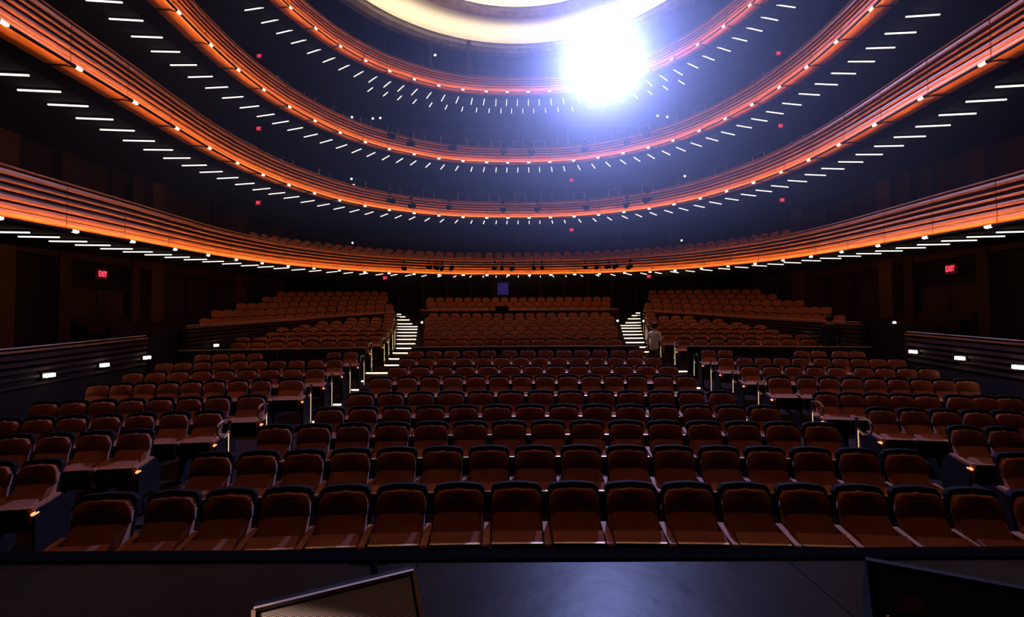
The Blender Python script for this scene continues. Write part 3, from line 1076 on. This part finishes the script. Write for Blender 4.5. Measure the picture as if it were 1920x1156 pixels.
# ================================================================== STAGE LIGHTS ON THE BALCONY FRONTS
b = MB(); b.lathe([(0.05, -0.16), (0.085, -0.12), (0.09, 0.05), (0.075, 0.08), (0.10, 0.10), (0.10, 0.18), (0.075, 0.18), (0.07, 0.11)], 'black', 10, Matrix.Rotation(PI / 2, 4, 'X')); L_BODY = b.mesh('lamp_body')
b = MB()
b.tube([(-0.12, 0, 0), (-0.12, 0, 0.16), (0.12, 0, 0.16), (0.12, 0, 0)], 0.012, 'black', 5); b.tube([(0, 0, 0.16), (0, 0, 0.30)], 0.016, 'black', 5); L_YOKE = b.mesh('yoke')
b = MB(); b.box((0, 0.03, 0.31), (0.07, 0.16, 0.06), 'black'); L_CLAMP = b.mesh('clamp')
FIX = [(0, [(758, 503), (804, 501), (818, 502), (829, 503), (846, 503), (928, 502), (942, 502), (961, 504), (1000, 501), (1017, 501), (1098, 501), (1117, 501), (1140, 500), (1156, 499), (1182, 500)]),
       (1, [(733, 376), (771, 386), (842, 389), (943, 393), (1008, 392), (1101, 389), (1175, 384), (1214, 374)]),
       (2, [(733, 254), (770, 270), (846, 277), (944, 285), (997, 285), (1097, 280), (1175, 268), (1213, 253)])]
for k, lst in FIX:
    for n_, (px, py) in enumerate(lst):
        best = min(((abs(at(px, py, ring(t, -0.25).y + 24).x - ring(t, -0.25).x), t) for t in [i * 0.05 for i in range(100, 620)]))
        t = best[1]; p = ring(t, -0.25)
        q = at(px, py, p.y + 24)
        r = empty('stage_light', (p.x, p.y + 24, q.z), ring_angle(t) - PI / 2 + random.uniform(-.5, .5))
        tag(r, 'black stage spotlight on the %s balcony front, %s from the left' % (RINGNAME[k], ordn(n_)), 'stage light', 'stage lights on the %s balcony front' % RINGNAME[k])
        o = link('lamp_body', L_BODY, r); o.rotation_euler = (random.uniform(0.1, 0.5), 0, 0)
        sc = 1.25 if k else 1.0; r.scale = (sc,) * 3
        link('yoke', L_YOKE, r); link('clamp', L_CLAMP, r)

# guard rails standing in the balconies
b = MB()
b.tube([(-0.28, 0, 0), (-0.28, 0, 1.30)], 0.013, 'railmetal', 5); G_P = b.mesh('post')
b = MB(); b.tube([(-0.28, 0, 1.30), (0.28, 0, 1.30)], 0.004, 'railmetal', 5); G_T = b.mesh('top_bar')
for k, d, ts in ((2, 0.75, [8.5 + i for i in range(19)]), (1, 1.4, [8 + 1.2 * i for i in range(17)]), (3, 1.6, [16.2, 17.0, 17.8, 18.6])):
    for n_, t in enumerate(ts):
        p = ring(t, d, 0.06 + (0.22 if d > 1 else 0))
        r = empty('guard_rail', (p.x, p.y + 24, p.z + EYE + H_RING[k]), ring_angle(t) - PI / 2)
        if d > 1: r.scale = (1, 1, 0.95)
        tag(r, 'thin metal guard rail in the %s balcony, %s from the left' % (RINGNAME[k], ordn(n_)), 'guard rail', 'guard rails in the %s balcony' % RINGNAME[k])
        link('post', G_P, r); link('post', G_P, r, (0.56, 0, 0)); link('top_bar', G_T, r)

# pillars of the top gallery, behind its front
for n_, (px, y0, y1) in enumerate(((705, 45, 96), (808, 75, 130), (879, 92, 150), (1075, 92, 150), (1150, 75, 130))):
    dy = 25.6
    p0 = at(px, y1 + 8, dy); p1 = at(px, y0 - 8, dy)
    b = MB(); b.box((0, 0, (CH + .2 - p0.z) / 2), (0.20, 0.25, CH + .2 - p0.z), 'pillar'); b.box((0, 0, 0.05), (0.28, 0.33, 0.1), 'pillar')
    o = b.build('pillar', None, False, p0)
    tag(o, 'red-brown square pillar behind the top balcony, %s from the left' % ORD[n_], 'pillar', 'pillars of the top gallery')
# curved wood panel wall behind the top gallery, board by board
gw = empty('gallery_screen', (0, 24, EYE + H_RING[3])); tag(gw, 'red-brown boarded screen behind the top balcony', 'screen')
for i in range(40):
    t = 9.0 + 17.0 * i / 40
    b = MB()
    sweep(b, t + 0.01, t + 17.0 / 40 - 0.01, 1, [(3.3, 0.7), (3.36, 0.7), (3.36, 3.2), (3.3, 3.2)], 'wallwood')
    b.build('board', gw)

# moving heads on the top gallery rail
for n_, (px, py, dy) in enumerate(((677, 52, 22.0), (731, 88, 23.0), (785, 112, 23.6), (817, 112, 24.0))):
    r = empty('moving_head', at(px, py + 10, dy), PI)
    tag(r, 'black moving-head light behind the top balcony front, %s from the left' % ORD[n_], 'stage light', 'moving heads on the top balcony')
    b = MB(); b.lathe([(0.14, 0), (0.15, 0.03), (0.15, 0.1), (0.10, 0.13)], 'black', 10); b.build('base', r)
    b = MB()
    for s in (-1, 1): b.box((s * 0.15, 0, 0.28), (0.04, 0.12, 0.34), 'black')
    b.build('yoke', r)
    b = MB(); b.lathe([(0.09, -0.18), (0.13, -0.1), (0.13, 0.12), (0.10, 0.18)], 'black', 12, Matrix.Translation((0, 0, 0.36)) @ Matrix.Rotation(-PI / 2 + .2, 4, 'X')); hd = b.build('head', r)
    if n_ == 3:
        b = MB(); b.lathe([(0.02, 0), (0.06, 0.01), (0.06, 0.02), (0.02, 0.025)], 'dot', 12, Matrix.Translation((0, 0.19, 0.40)) @ Matrix.Rotation(-PI / 2 + .2, 4, 'X')); b.build('lens', hd)

# ================================================================== THE BRIGHT SPOTLIGHT
SP = at(1130, 108, 23.2)
r = empty('followspot', SP); tag(r, 'dazzling blue-white spotlight hanging below the ceiling dome', 'spotlight')
aim = Vector((0.6, 2.0, STAGE + 1.0)) - SP
Q = aim.to_track_quat('-Z', 'Y').to_matrix().to_4x4()
b = MB(); b.lathe([(0.08, 0.42), (0.16, 0.38), (0.19, 0.0), (0.15, -0.02)], 'black', 16, Q); b.build('lamp_body', r)
b = MB(); b.lathe([(0.0, -0.015), (0.14, -0.02), (0.14, -0.01), (0.0, -0.005)], 'lens', 16, Q); b.build('lens', r)
b = MB(); b.tube([(-0.22, 0, 0), (-0.22, 0, 0.4), (0.22, 0, 0.4), (0.22, 0, 0)], 0.02, 'black'); b.build('yoke', r)
b = MB(); b.tube([(0, 0, 0.4), (0, 0, CH - SP.z + 0.1)], 0.025, 'black'); b.build('drop_pipe', r)
ld = bpy.data.lights.new('spot_beam', 'SPOT')
ld.energy = E_SPOT; ld.color = (0.33, 0.39, 1.0); ld.shadow_soft_size = 0.14
ld.spot_size = math.radians(70); ld.spot_blend = 1.0
lo = bpy.data.objects.new('spot_beam', ld); COL.objects.link(lo); lo.parent = r
lo.matrix_local = Matrix.Translation(aim.normalized() * 0.06) @ Q

# unseen bridge over the front stalls, added so its warm lamps fill-light the seats
bt = empty('added_bridge', (0, 4.2, EYE + 12.2)); tag(bt, 'added unseen bridge with dim warm fill lamps high above the front rows', 'added bridge')
b = MB()
for yy in (-0.2, 0.2): b.tube([(-9, yy, 0.35), (9, yy, 0.35)], 0.03, 'black')
b.build('added_pipe', bt)
for x in (-6, 0, 6):
    b = MB(); b.tube([(x, 0, 0.35), (x, 0, CH + .2 - EYE - 12.2)], 0.02, 'black'); b.build('added_hanger', bt)
for i in range(6):
    x = -8 + 3.2 * i
    Qb = Matrix.Rotation(math.radians(14), 4, 'X')
    b = MB(); b.lathe([(0.07, 0.28), (0.12, 0.25), (0.14, 0.0), (0.12, -0.01)], 'black', 12, Matrix.Translation((x, 0, 0)) @ Qb); lb = b.build('lamp_body', bt)
    b = MB(); b.tube([(x, 0, 0.02), (x, -0.2, 0.36)], 0.014, 'black'); b.build('yoke', bt)
    l2 = bpy.data.lights.new('fill_lamp', 'SPOT'); l2.energy = E_FILL; l2.color = (1.0, 0.39, 0.2); l2.spot_size = math.radians(105); l2.spot_blend = 1.0; l2.shadow_soft_size = 0.14
    lo2 = bpy.data.objects.new('fill_lamp', l2); COL.objects.link(lo2); lo2.parent = bt
    lo2.matrix_local = Matrix.Translation((x, 0.02, -0.06)) @ Qb

# ================================================================== THINGS ON THE STAGE


def wedge(name, A, B, label, flip):
    """floor monitor: A, B ends of its upper edge (plan), grille towards the camera"""
    A = Vector((*A, STAGE - 0.03)); B = Vector((*B, STAGE - 0.03))
    ax = (B - A); Ln = ax.length; ax.normalize()
    fr = Vector((ax.y, -ax.x, 0))
    r = empty(name, (A + B) / 2, math.atan2(ax.y, ax.x)); tag(r, label, 'stage monitor', 'stage monitors')
    h = Ln / 2
    # profile (u forward (-y local), z)
    pr = [(0.0, 0.42), (0.30, 0.07), (0.30, 0.0), (-0.14, 0.0), (-0.20, 0.05), (-0.20, 0.22), (-0.06, 0.42)]
    b = MB(); b.prism([(-h, -u, z) for u, z in pr], (Ln, 0, 0), 'blackmetal'); b.build('cabinet', r)
    # grille, proud of the cabinet with a rim
    me = bpy.data.meshes.new('grille')
    n = Vector((0, -0.35, 0.30)).normalized()
    q = []
    for x, u, z in ((-h + .02, 0.0, .42), (h - .02, 0.0, .42), (h - .02, .30, .07), (-h + .02, .30, .07)):
        q.append(Vector((x, -u, z)) + n * 0.012)
    q[0] += Vector((0, -.012, -.014)); q[1] += Vector((0, -.012, -.014))
    vv = q + [p - n * 0.010 for p in q]
    me.from_pydata([tuple(p) for p in vv], [], [(3, 2, 1, 0), (0, 1, 5, 4), (1, 2, 6, 5), (2, 3, 7, 6), (3, 0, 4, 7)])
    uv = me.uv_layers.new()
    for li, c in zip(me.polygons[0].loop_indices, ((0, 0), (1, 0), (1, 1), (0, 1))): uv.data[li].uv = c
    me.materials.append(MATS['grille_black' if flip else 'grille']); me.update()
    g = link('grille', me, r)
    b = MB()
    T0 = Vector((-h, 0, .42)); T1 = Vector((h, 0, .42)); D0 = Vector((-h, -.30, .07)); D1 = Vector((h, -.30, .07))
    for p, s in ((T0, T1), (T0, D0), (T1, D1), (D0, D1)): b.bar(p + n * .010, s + n * .010, 0.016, 0.016, 'railmetal' if not flip else 'blackmetal')
    b.build('rim', r)
    b = MB()
    for x in (-h + .05, h - .05):
        b.lathe([(0.008, 0), (0.012, 0.004), (0.010, 0.012), (0.004, 0.014)], 'chrome', 8, Matrix.Translation(Vector((x, -.15, .245)) + n * 0.014) @ n.to_track_quat('Z', 'Y').to_matrix().to_4x4())
    b.build('screw', r)
    if flip:
        b = MB(); b.box(Vector((-h + .14, -.10, .303)) + n * .016, (0.10, 0.07, 0.004), 'pillar', mtx=Matrix.Rotation(math.atan2(.35, .30), 4, 'X')); b.build('badge', r)
    return r


wedge('stage_monitor', (-1.40, 1.99), (-0.817, 2.29), 'wedge stage monitor with perforated metal grille at lower left', False)
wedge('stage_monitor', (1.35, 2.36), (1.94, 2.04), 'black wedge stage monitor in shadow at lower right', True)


def cable(pix, label):
    pts = []
    for px, py in pix:
        d = 3.0
        for _ in range(40):
            z = at(px, py, d).z; d *= 1 + 0.6 * (z - (STAGE - 0.015)) / 1.5
        pts.append(at(px, py, min(d, 3.25)))
    for p in pts: p.z = STAGE - 0.018
    b = MB(); b.tube(pts, 0.012, 'cable', 6)
    o = b.build('cable', None, True)
    tag(o, label, 'cable', 'cables on the stage'); return o


cable([(660, 1026), (680, 1030), (692, 1040), (700, 1054), (701, 1070), (704, 1086), (712, 1100)], 'black cable curling left behind the grille monitor')
cable([(728, 1026), (716, 1032), (707, 1044), (703, 1058), (706, 1075), (716, 1090)], 'black cable curling right behind the grille monitor')

# console on the centre parapet
# unseen side lamp and stand, added to brighten the left monitor's grille
sl = empty('added_side_lamp', (-3.6, 0.9, STAGE - 0.03)); tag(sl, 'added side lamp on a tripod stand, unseen at the left of the stage', 'stage light')
b = MB(); b.tube([(0, 0, 0.25), (0, 0, 1.5)], 0.02, 'black'); b.build('added_pole', sl)
for k in range(3):
    a = 2 * PI * k / 3
    b = MB(); b.tube([(0, 0, 0.5), (0.4 * math.cos(a), 0.4 * math.sin(a), 0.015)], 0.014, 'black'); b.build('leg', sl)
ta = Vector((-1.27, 1.9, STAGE + 0.24)); sp = Vector((-3.6, 0.9, STAGE + 1.55))
Qs = (ta - sp).to_track_quat('-Z', 'Y').to_matrix().to_4x4()
b = MB(); b.lathe([(0.06, 0.26), (0.10, 0.22), (0.11, 0.0), (0.09, -0.01)], 'black', 12, Matrix.Translation((0, 0, 1.58)) @ Qs); b.build('lamp_body', sl)
l3 = bpy.data.lights.new('added_side_beam', 'SPOT'); l3.energy = E_SIDE; l3.color = (1.0, 0.62, 0.48); l3.spot_size = math.radians(8); l3.spot_blend = 0.25; l3.shadow_soft_size = 0.03
lo3 = bpy.data.objects.new('added_side_beam', l3); COL.objects.link(lo3); lo3.parent = sl
lo3.matrix_local = Matrix.Translation(Vector((0, 0, 1.58)) + (ta - sp).normalized() * 0.03) @ Qs

p = at(945, 584, 23.6)
r = empty('sound_console', (p.x, 23.3, p.z - 0.1)); tag(r, 'small black control desk with a lamp at the rear centre parapet', 'console')
b = MB(); b.prism([(-0.75, -0.2, 0), (-0.75, 0.3, 0), (-0.75, 0.3, 0.16), (-0.75, -0.2, 0.08)], (1.5, 0, 0), 'black'); b.build('desk', r)
b = MB(); b.box((-0.1, 0.25, 0.26), (0.62, 0.05, 0.22), 'black'); b.build('screen', r)
b = MB()
for s in (-1, 1): b.box((s * 0.65, 0.05, -0.42), (0.06, 0.3, 0.84), 'black')
b.build('legs', r)
b = MB(); b.tube([(0.1, 0.2, 0.12), (0.12, 0.2, 0.4), (0.2, 0.15, 0.46)], 0.01, 'black'); b.build('gooseneck_lamp', r)

# ================================================================== PEOPLE


def person(name, loc, rz, top, bottom, label, stoop=0.0, sleeve=True):
    """standing figure facing local -y; one continuous skinned body, hair as its child"""
    bm = bmesh.new(); sk = bm.verts.layers.skin.new()
    V = {}

    def P(n, co, rx, ry=None, par=None):
        v = bm.verts.new(co); v[sk].radius = (rx, ry if ry else rx); V[n] = v
        if par: bm.edges.new((V[par], v))
        return v
    f = -stoop
    P('pelvis', (0, 0, 0.95), 0.155, 0.115)
    P('waist', (0, f * .2, 1.10), 0.135, 0.105, 'pelvis')
    P('chest', (0, f * .5, 1.28), 0.165, 0.12, 'waist')
    P('shoulder', (0, f * .8, 1.42), 0.13, 0.09, 'chest')
    P('neck', (0, f - .01, 1.50), 0.055, 0.055, 'shoulder')
    P('jaw', (0, f * 1.2 - .035, 1.56), 0.062, 0.075, 'neck')
    P('head', (0, f * 1.3 - .03, 1.63), 0.078, 0.095, 'jaw')
    P('crown', (0, f * 1.3 - .02, 1.70), 0.062, 0.078, 'head')
    P('nose', (0, f * 1.3 - .125, 1.612), 0.014, 0.016, 'head')
    for s in (-1, 1):
        q = 'L' if s < 0 else 'R'
        P('sh' + q, (s * .17, f * .8, 1.41), 0.065, 0.065, 'shoulder')
        P('el' + q, (s * .235, f * .7 + .04, 1.13), 0.043, 0.043, 'sh' + q)
        P('wr' + q, (s * .23, f * .8 - .12, 0.90), 0.028, 0.03, 'el' + q)
        P('pa' + q, (s * .225, f * .8 - .15, 0.84), 0.020, 0.036, 'wr' + q)
        for k in range(4):
            yy = f * .8 - .15 + (k - 1.5) * .019
            P('f%d' % k + q, (s * .222, yy - .012, 0.785), 0.009, 0.009, 'pa' + q)
            P('g%d' % k + q, (s * .205, yy - .02, 0.745 + abs(k - 1.3) * .008), 0.008, 0.008, 'f%d' % k + q)
        P('t0' + q, (s * .20, f * .8 - .19, 0.83), 0.010, 0.010, 'pa' + q)
        P('t1' + q, (s * .19, f * .8 - .205, 0.80), 0.009, 0.009, 't0' + q)
        P('hip' + q, (s * .10, 0, 0.88), 0.095, 0.10, 'pelvis')
        P('kn' + q, (s * .11, -.01, 0.50), 0.062, 0.065, 'hip' + q)
        P('an' + q, (s * .115, .02, 0.09), 0.042, 0.045, 'kn' + q)
        P('to' + q, (s * .125, -.14, 0.045), 0.042, 0.032, 'an' + q)
        P('ea' + q, (s * .088, f * 1.3 - .01, 1.615), 0.010, 0.018, 'head')
    me0 = bpy.data.meshes.new('skeleton'); bm.to_mesh(me0); bm.free()
    o = bpy.data.objects.new('tmp', me0); COL.objects.link(o)
    me0.skin_vertices[0].data[0].use_root = True
    m1 = o.modifiers.new('s', 'SKIN'); m1.use_smooth_shade = True; m1.branch_smoothing = 0.3
    m2 = o.modifiers.new('d', 'SUBSURF'); m2.levels = 2
    bpy.context.view_layer.update()
    dg = bpy.context.evaluated_depsgraph_get()
    me = bpy.data.meshes.new_from_object(o.evaluated_get(dg)); bpy.data.objects.remove(o)
    me.materials.clear()
    for mn in ('skin', top, bottom, 'black'): me.materials.append(MATS[mn])
    for p in me.polygons:
        c = p.center
        ax = abs(c.x)
        if c.z > 1.475 : k = 0
        elif c.z > 0.90 and ax < 0.165 or c.z > (1.16 if sleeve else 0.9): k = 1
        elif ax > 0.175 and c.z > 0.7: k = 0
        elif c.z < 0.085: k = 3
        else: k = 2
        p.material_index = k
        p.use_smooth = True
    r = link(name, me, None, loc, rz)
    tag(r, label, 'person')
    b = MB()
    hc = Vector((0, f * 1.3 - .005, 1.655))
    vs = []; fs = []; n = 12
    prof = [(0.088, -0.07), (0.098, -0.03), (0.1, 0.02), (0.088, 0.065), (0.055, 0.095), (0.01, 0.105)]
    for i, (rr, zz) in enumerate(prof):
        for k in range(n):
            a = 2 * PI * k / n
            y = rr * math.sin(a) * 1.15
            lift = 0.07 if (y < -0.04 and i < 2) else 0.0
            vs.append(hc + Vector((rr * math.cos(a), y + (0.02 if y < 0 and i < 2 else 0), zz + lift)))
    for i in range(len(prof) - 1):
        for k in range(n):
            k2 = (k + 1) % n; fs.append((i * n + k, i * n + k2, (i + 1) * n + k2, (i + 1) * n + k))
    fs.append(tuple(range((len(prof) - 1) * n, len(prof) * n)))
    b.add(vs, fs, 'hair'); b.build('hair', r, True)
    return r


yy = 14.45
xx = at(1226, 640, yy).x
o = person('person', (xx, yy, floor_at(xx, yy)), math.radians(128), 'shirt', 'trousers', 'man in a white t-shirt standing by the right aisle, turned right', stoop=0.05)
o.scale = (0.95, 0.95, 0.93)
yy = 14.2
xx = at(1557, 640, yy).x
person('person', (xx, yy, floor_at(xx, yy)), math.radians(160), 'darkcloth', 'darkcloth', 'dark-clothed person standing behind the right block of seats', sleeve=False)

# ================================================================== HAZE
m = bpy.data.materials.new('haze'); m.use_nodes = True
nt = m.node_tree
for n_ in list(nt.nodes):
    if n_.type != 'OUTPUT_MATERIAL': nt.nodes.remove(n_)
vsn = nt.nodes.new('ShaderNodeVolumeScatter')
vsn.inputs['Color'].default_value = (0.8, 0.85, 1.0, 1)
vsn.inputs['Density'].default_value = HAZE
vsn.inputs['Anisotropy'].default_value = 0.72
nt.links.new(vsn.outputs[0], [n_ for n_ in nt.nodes if n_.type == 'OUTPUT_MATERIAL'][0].inputs['Volume'])
MATS['haze'] = m
b = MB(); b.box((0, 17.5, 10.9), (25.4, 22.5, 13.0), 'haze')
hz = b.build('haze'); hz['kind'] = 'stuff'; hz['label'] = 'thin stage haze hanging in the hall'; hz['category'] = 'haze'

# added ball of mist imitating lens glare: thin at its core, densest midway out
m = bpy.data.materials.new('glare_mist'); m.use_nodes = True
nt = m.node_tree
for n_ in list(nt.nodes):
    if n_.type != 'OUTPUT_MATERIAL': nt.nodes.remove(n_)
vsn = nt.nodes.new('ShaderNodeVolumeScatter')
vsn.inputs['Color'].default_value = (0.85, 0.9, 1.0, 1); vsn.inputs['Anisotropy'].default_value = 0.6
tc = nt.nodes.new('ShaderNodeTexCoord'); ln = nt.nodes.new('ShaderNodeVectorMath'); ln.operation = 'LENGTH'
nt.links.new(tc.outputs['Object'], ln.inputs[0])
mr = nt.nodes.new('ShaderNodeMapRange'); mr.interpolation_type = 'SMOOTHSTEP'
mr.inputs['From Min'].default_value = 0.25; mr.inputs['From Max'].default_value = 1.0
mr.inputs['To Min'].default_value = 1.0; mr.inputs['To Max'].default_value = 0.0
nt.links.new(ln.outputs['Value'], mr.inputs['Value'])
nz = nt.nodes.new('ShaderNodeTexNoise'); nz.inputs['Scale'].default_value = 2.2; nz.inputs['Detail'].default_value = 2
nt.links.new(tc.outputs['Object'], nz.inputs['Vector'])
m1 = nt.nodes.new('ShaderNodeMath'); m1.operation = 'MULTIPLY'
mr2 = nt.nodes.new('ShaderNodeMapRange'); mr2.interpolation_type = 'SMOOTHSTEP'
mr2.inputs['From Min'].default_value = 0.0; mr2.inputs['From Max'].default_value = 0.4
mr2.inputs['To Min'].default_value = 0.03; mr2.inputs['To Max'].default_value = 1.0
nt.links.new(ln.outputs['Value'], mr2.inputs['Value'])
m0 = nt.nodes.new('ShaderNodeMath'); m0.operation = 'MULTIPLY'
nt.links.new(mr.outputs[0], m0.inputs[0]); nt.links.new(mr2.outputs[0], m0.inputs[1])
nt.links.new(m0.outputs[0], m1.inputs[0]); nt.links.new(nz.outputs['Fac'], m1.inputs[1])
m2 = nt.nodes.new('ShaderNodeMath'); m2.operation = 'MULTIPLY'; m2.inputs[1].default_value = 2 * GLARE_MIST
nt.links.new(m1.outputs[0], m2.inputs[0]); nt.links.new(m2.outputs[0], vsn.inputs['Density'])
nt.links.new(vsn.outputs[0], [n_ for n_ in nt.nodes if n_.type == 'OUTPUT_MATERIAL'][0].inputs['Volume'])
MATS['glare_mist'] = m
b = MB()
b.lathe([(math.sin(PI * i / 12) + 0.001, -math.cos(PI * i / 12)) for i in range(13)], 'glare_mist', 24)
sm = b.build('glare_mist', None, False, SP + aim.normalized() * 0.4)
sm.scale = (10, 8.0, 9.0)
sm['kind'] = 'stuff'; sm['label'] = 'added pale mist imitating lens glare around the bright spotlight'; sm['category'] = 'glare_mist'
